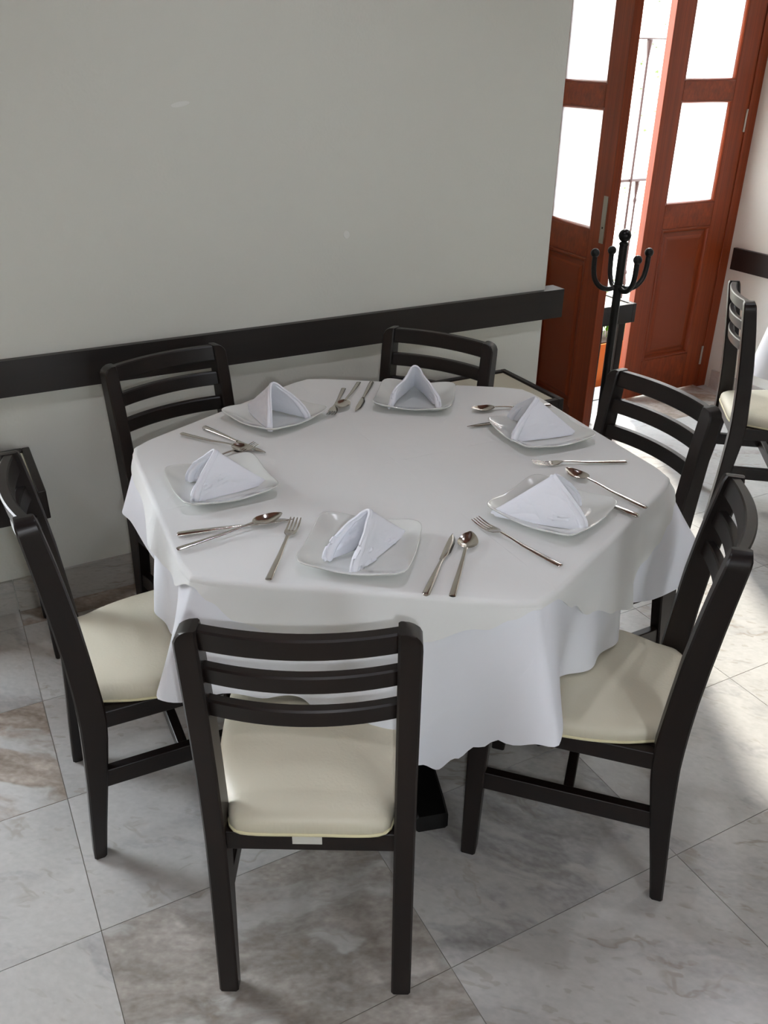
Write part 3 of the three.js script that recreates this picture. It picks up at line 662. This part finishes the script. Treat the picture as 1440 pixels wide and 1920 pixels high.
const knifeGeo = merged([ribbon([[0, 0.005, 0.002, 0.007], [0.003, 0.0072, 0.0004, 0.0092], [0.03, 0.0072, 0.0004, 0.0092], [0.07, 0.006, 0.0008, 0.0082], [0.11, 0.0042, 0.0015, 0.007], [0.13, 0.0036, 0.002, 0.006]]),
  (() => { const rows = []; for (let i = 0; i <= 14; i++) { const t = i / 14, z = 0.128 + t * 0.106, back = -0.0052 - 0.001 * t + 0.004 * t ** 6, edge = lerp(0.004, 0.0105, smooth(0, 0.3, t)) * (1 - 0.02 * t) - 0.015 * Math.max(0, (t - 0.62) / 0.38) ** 2.2; const e = Math.max(edge, back + 0.0006); rows.push([[back, 0.0028, z], [back, 0.0046, z], [(back + e) / 2, 0.0044, z], [e, 0.0037, z], [(back + e) / 2, 0.003, z]]); } return gridG(rows, { closeJ: true, capStart: true, capEnd: true, flip: true }); })()]);
const cutlery = { fork: [forkGeo, 0.2285], spoon: [spoonGeo, 0.229], knife: [knifeGeo, 0.234] };
function lay(kind, hx, hz, tx, tz, label, o = {}) {
  const [g, L] = cutlery[kind], dx = tx - hx, dz = tz - hz, l = Math.hypot(dx, dz), anchor = o.anchor ?? 0.5;
  const m = part(numbered('dinner_' + kind), g, M.steel, scene);
  const ax = lerp(hx, tx, anchor), az = lerp(hz, tz, anchor);
  m.position.set(ax - dx / l * L * anchor, TY + (o.y ?? 0.0002), az - dz / l * L * anchor);
  m.rotation.order = 'YXZ'; m.rotation.y = Math.atan2(dx, dz); m.rotation.x = -(o.pitch ?? 0); m.rotation.z = o.roll ?? 0;
  if (o.flip) m.scale.x = -1;
  return tag(m, label, kind, 'cutlery on the hexagonal table');
}
lay('fork', 0.428, -1.263, 0.57, -1.465, 'steel fork left of the nearest plate', { anchor: 0.3 });
lay('knife', 0.328, -1.502, 0.558, -1.463, 'steel knife lying beside the left plate, under a spoon bowl', { y: 0.0003 });
lay('spoon', 0.309, -1.444, 0.543, -1.473, 'steel spoon lying across the knife beside the left plate', { y: 0.003, pitch: 0.02 });
lay('knife', 0.660, -1.091, 0.825, -1.262, 'steel knife right of the nearest plate', { flip: true });
lay('spoon', 0.696, -1.062, 0.862, -1.255, 'steel spoon next to the knife at the near edge of the table', { anchor: 0.4 });
lay('fork', 0.939, -1.058, 0.888, -1.290, 'steel fork whose tines touch the spoon at the near edge', { y: 0.002 });
lay('knife', 1.205, -1.148, 1.150, -1.360, 'steel knife tucked under the rim of the plate beside the near right chair', { anchor: 0 });
lay('spoon', 1.248, -1.164, 1.210, -1.402, 'steel spoon between the two right hand plates', { y: 0.002 });
lay('fork', 1.374, -1.375, 1.180, -1.455, 'steel fork between the two right hand plates, tines behind the triangular napkin', { anchor: 0 });
lay('spoon', 1.430, -1.760, 1.222, -1.818, 'steel spoon peeping out behind the napkin on the far right plate', { anchor: 1, y: 0.001 });
lay('knife', 1.385, -1.705, 1.150, -1.724, 'steel knife whose tip shows beside the far right plate', { anchor: 1, y: 0.0003 });
lay('knife', 1.085, -2.140, 0.935, -1.945, 'steel knife beside the back plate, nearest to it');
lay('spoon', 1.040, -2.140, 0.905, -1.975, 'steel spoon at the back of the table left of a knife', { y: 0.0045 });
lay('fork', 0.985, -2.125, 0.862, -1.945, 'steel fork at the back of the table partly under a spoon', { y: 0.0002 });
lay('knife', 0.536, -2.031, 0.630, -1.790, 'steel knife between the left and the back left plates', { flip: true });
lay('spoon', 0.477, -2.003, 0.588, -1.832, 'steel spoon between the left and the back left plates', { anchor: 0, y: 0.003 });
lay('fork', 0.420, -1.806, 0.622, -1.852, 'steel fork behind the napkin on the left plate', { anchor: 1 });

// =====================================================================
// SIDE TABLES, COAT STAND, NEIGHBOURING TABLE
// =====================================================================
function sideTable(label, x0, x1, z0, z1, h) {
  const t = thing('side_table', label, 'side table', [(x0 + x1) / 2, 0, (z0 + z1) / 2], 0, 'low side tables with cream tops'), a = (x1 - x0) / 2, b = (z1 - z0) / 2, f = 0.022, ap = 0.085;
  part('frame', boxG(-a, -a + f, h - ap, h, -b, b, 0.003), M.espresso, t); part('frame', boxG(a - f, a, h - ap, h, -b, b, 0.003), M.espresso, t);
  part('frame', boxG(-a + f, a - f, h - ap, h, -b, -b + f, 0.003), M.espresso, t); part('frame', boxG(-a + f, a - f, h - ap, h, b - f, b, 0.003), M.espresso, t);
  part('top_panel', boxG(-a + f, a - f, h - 0.03, h - 0.006, -b + f, b - f, 0.004), M.cream, t).userData.label = 'cream top';
  for (const sx of [-1, 1]) for (const sz of [-1, 1]) part('leg', loftY([[0, 0.014], [0.004, 0.016], [h - ap, 0.019]].map(([y, w]) => ({ y, x0: sx * (a - 0.045) - w, x1: sx * (a - 0.045) + w, z0: sz * (b - 0.045) - w, z1: sz * (b - 0.045) + w })), 0.003), M.espresso, t);
}
sideTable('low dark table with a cream top against the wall at the left edge', -0.3, 0.155, -2.56, -2.235, 0.565);
sideTable('low dark table with a cream top behind the back chair', 1.42, 1.862, -2.56, -2.2, 0.555);
sideTable('small dark table in front of the balcony doors behind the coat stand', 2.565, 2.785, -3.1, -2.87, 0.63);

{
  const s = thing('coat_stand', 'slim black iron coat stand with ball tipped hooks', 'coat stand', [2.14, 0, -2.31]);
  part('pole', new THREE.CylinderGeometry(0.0145, 0.0145, 1.02, 16).translate(0, 0.53, 0), M.iron, s);
  part('finial', new THREE.LatheGeometry([[0.0145, 1.03], [0.017, 1.035], [0.0145, 1.04], [0.012, 1.042], ...Array.from({ length: 13 }, (_, i) => { const a = -1.2 + (i / 12) * (Math.PI / 2 + 1.2); return [0.022 * Math.cos(a), 1.063 + 0.022 * Math.sin(a)]; })].map(([a, b]) => new THREE.Vector2(Math.max(a, 0), b)), 18), M.iron, s);
  for (const [ang, top] of [[100, 1.0], [205, 1.005], [290, 0.995], [20, 1.005]]) {
    const c = Math.cos(ang * D), q = Math.sin(ang * D), pt = (r, y) => [r * c, y, r * q];
    const hk = part('hook', tube([pt(0.008, 0.889), pt(0.03, 0.881), pt(0.062, 0.888), pt(0.086, 0.915), pt(0.094, 0.95), pt(0.096, top - 0.012)], 0.009, 10, 28), M.iron, s);
    part('hook_ball', new THREE.SphereGeometry(0.0155, 16, 12).translate(0.096 * c, top, 0.096 * q), M.iron, hk);
  }
  part('collar', new THREE.CylinderGeometry(0.018, 0.018, 0.02, 16).translate(0, 0.886, 0), M.iron, s);
  for (let k = 0; k < 3; k++) { const a = (40 + 120 * k) * D, c = Math.cos(a), q = Math.sin(a); part('foot', tube([[0, 0.1, 0], [0.06 * c, 0.09, 0.06 * q], [0.12 * c, 0.035, 0.12 * q], [0.17 * c, 0.01, 0.17 * q]], 0.009, 8, 16), M.iron, s); }
}
{
  const cx = 3.265, cz = -2.0, turn = 0;
  const t = thing('square_table', 'cloth covered table at the right edge of the picture', 'table', [cx, 0, cz], -turn);
  part('table_top', boxG(-0.3, 0.3, 0.71, 0.74, -0.3, 0.3), M.espresso, t);
  part('pedestal', new THREE.CylinderGeometry(0.04, 0.04, 0.68, 16).translate(0, 0.37, 0), M.iron, t);
  part('base_plate', new THREE.CylinderGeometry(0.19, 0.2, 0.03, 32).translate(0, 0.015, 0), M.iron, t);
  const N = 360, rows = [];
  for (let i = 0; i <= 26; i++) { const row = []; for (let j = 0; j < N; j++) { const a = j / N * 2 * Math.PI, p = 9, R = 0.31 / Math.pow(Math.abs(Math.cos(a)) ** p + Math.abs(Math.sin(a)) ** p, 1 / p), corner = Math.abs(Math.sin(2 * a)) ** 6; let r, y;
    if (i <= 6) { r = R * i / 6; y = 0.744; } else { const d = (i - 6) / 20 * 0.285; y = 0.744 - d; r = R + 0.004 + d * (0.06 + 0.2 * corner) + d * 0.05 * Math.sin(a * 14); }
    row.push([r * Math.cos(a), y, r * Math.sin(a)]); } rows.push(row); }
  const c = part(numbered('tablecloth'), gridG(rows, { closeJ: true, uvs: (i, j, p) => [p[0], p[2] + p[1]] }), M.clothUnder, scene); c.position.set(cx, 0, cz); c.rotation.y = -turn;
  tag(c, 'white cloth hanging from the table at the right edge of the picture', 'tablecloth');
}

shadows(scene);
renderer.render(scene, camera);
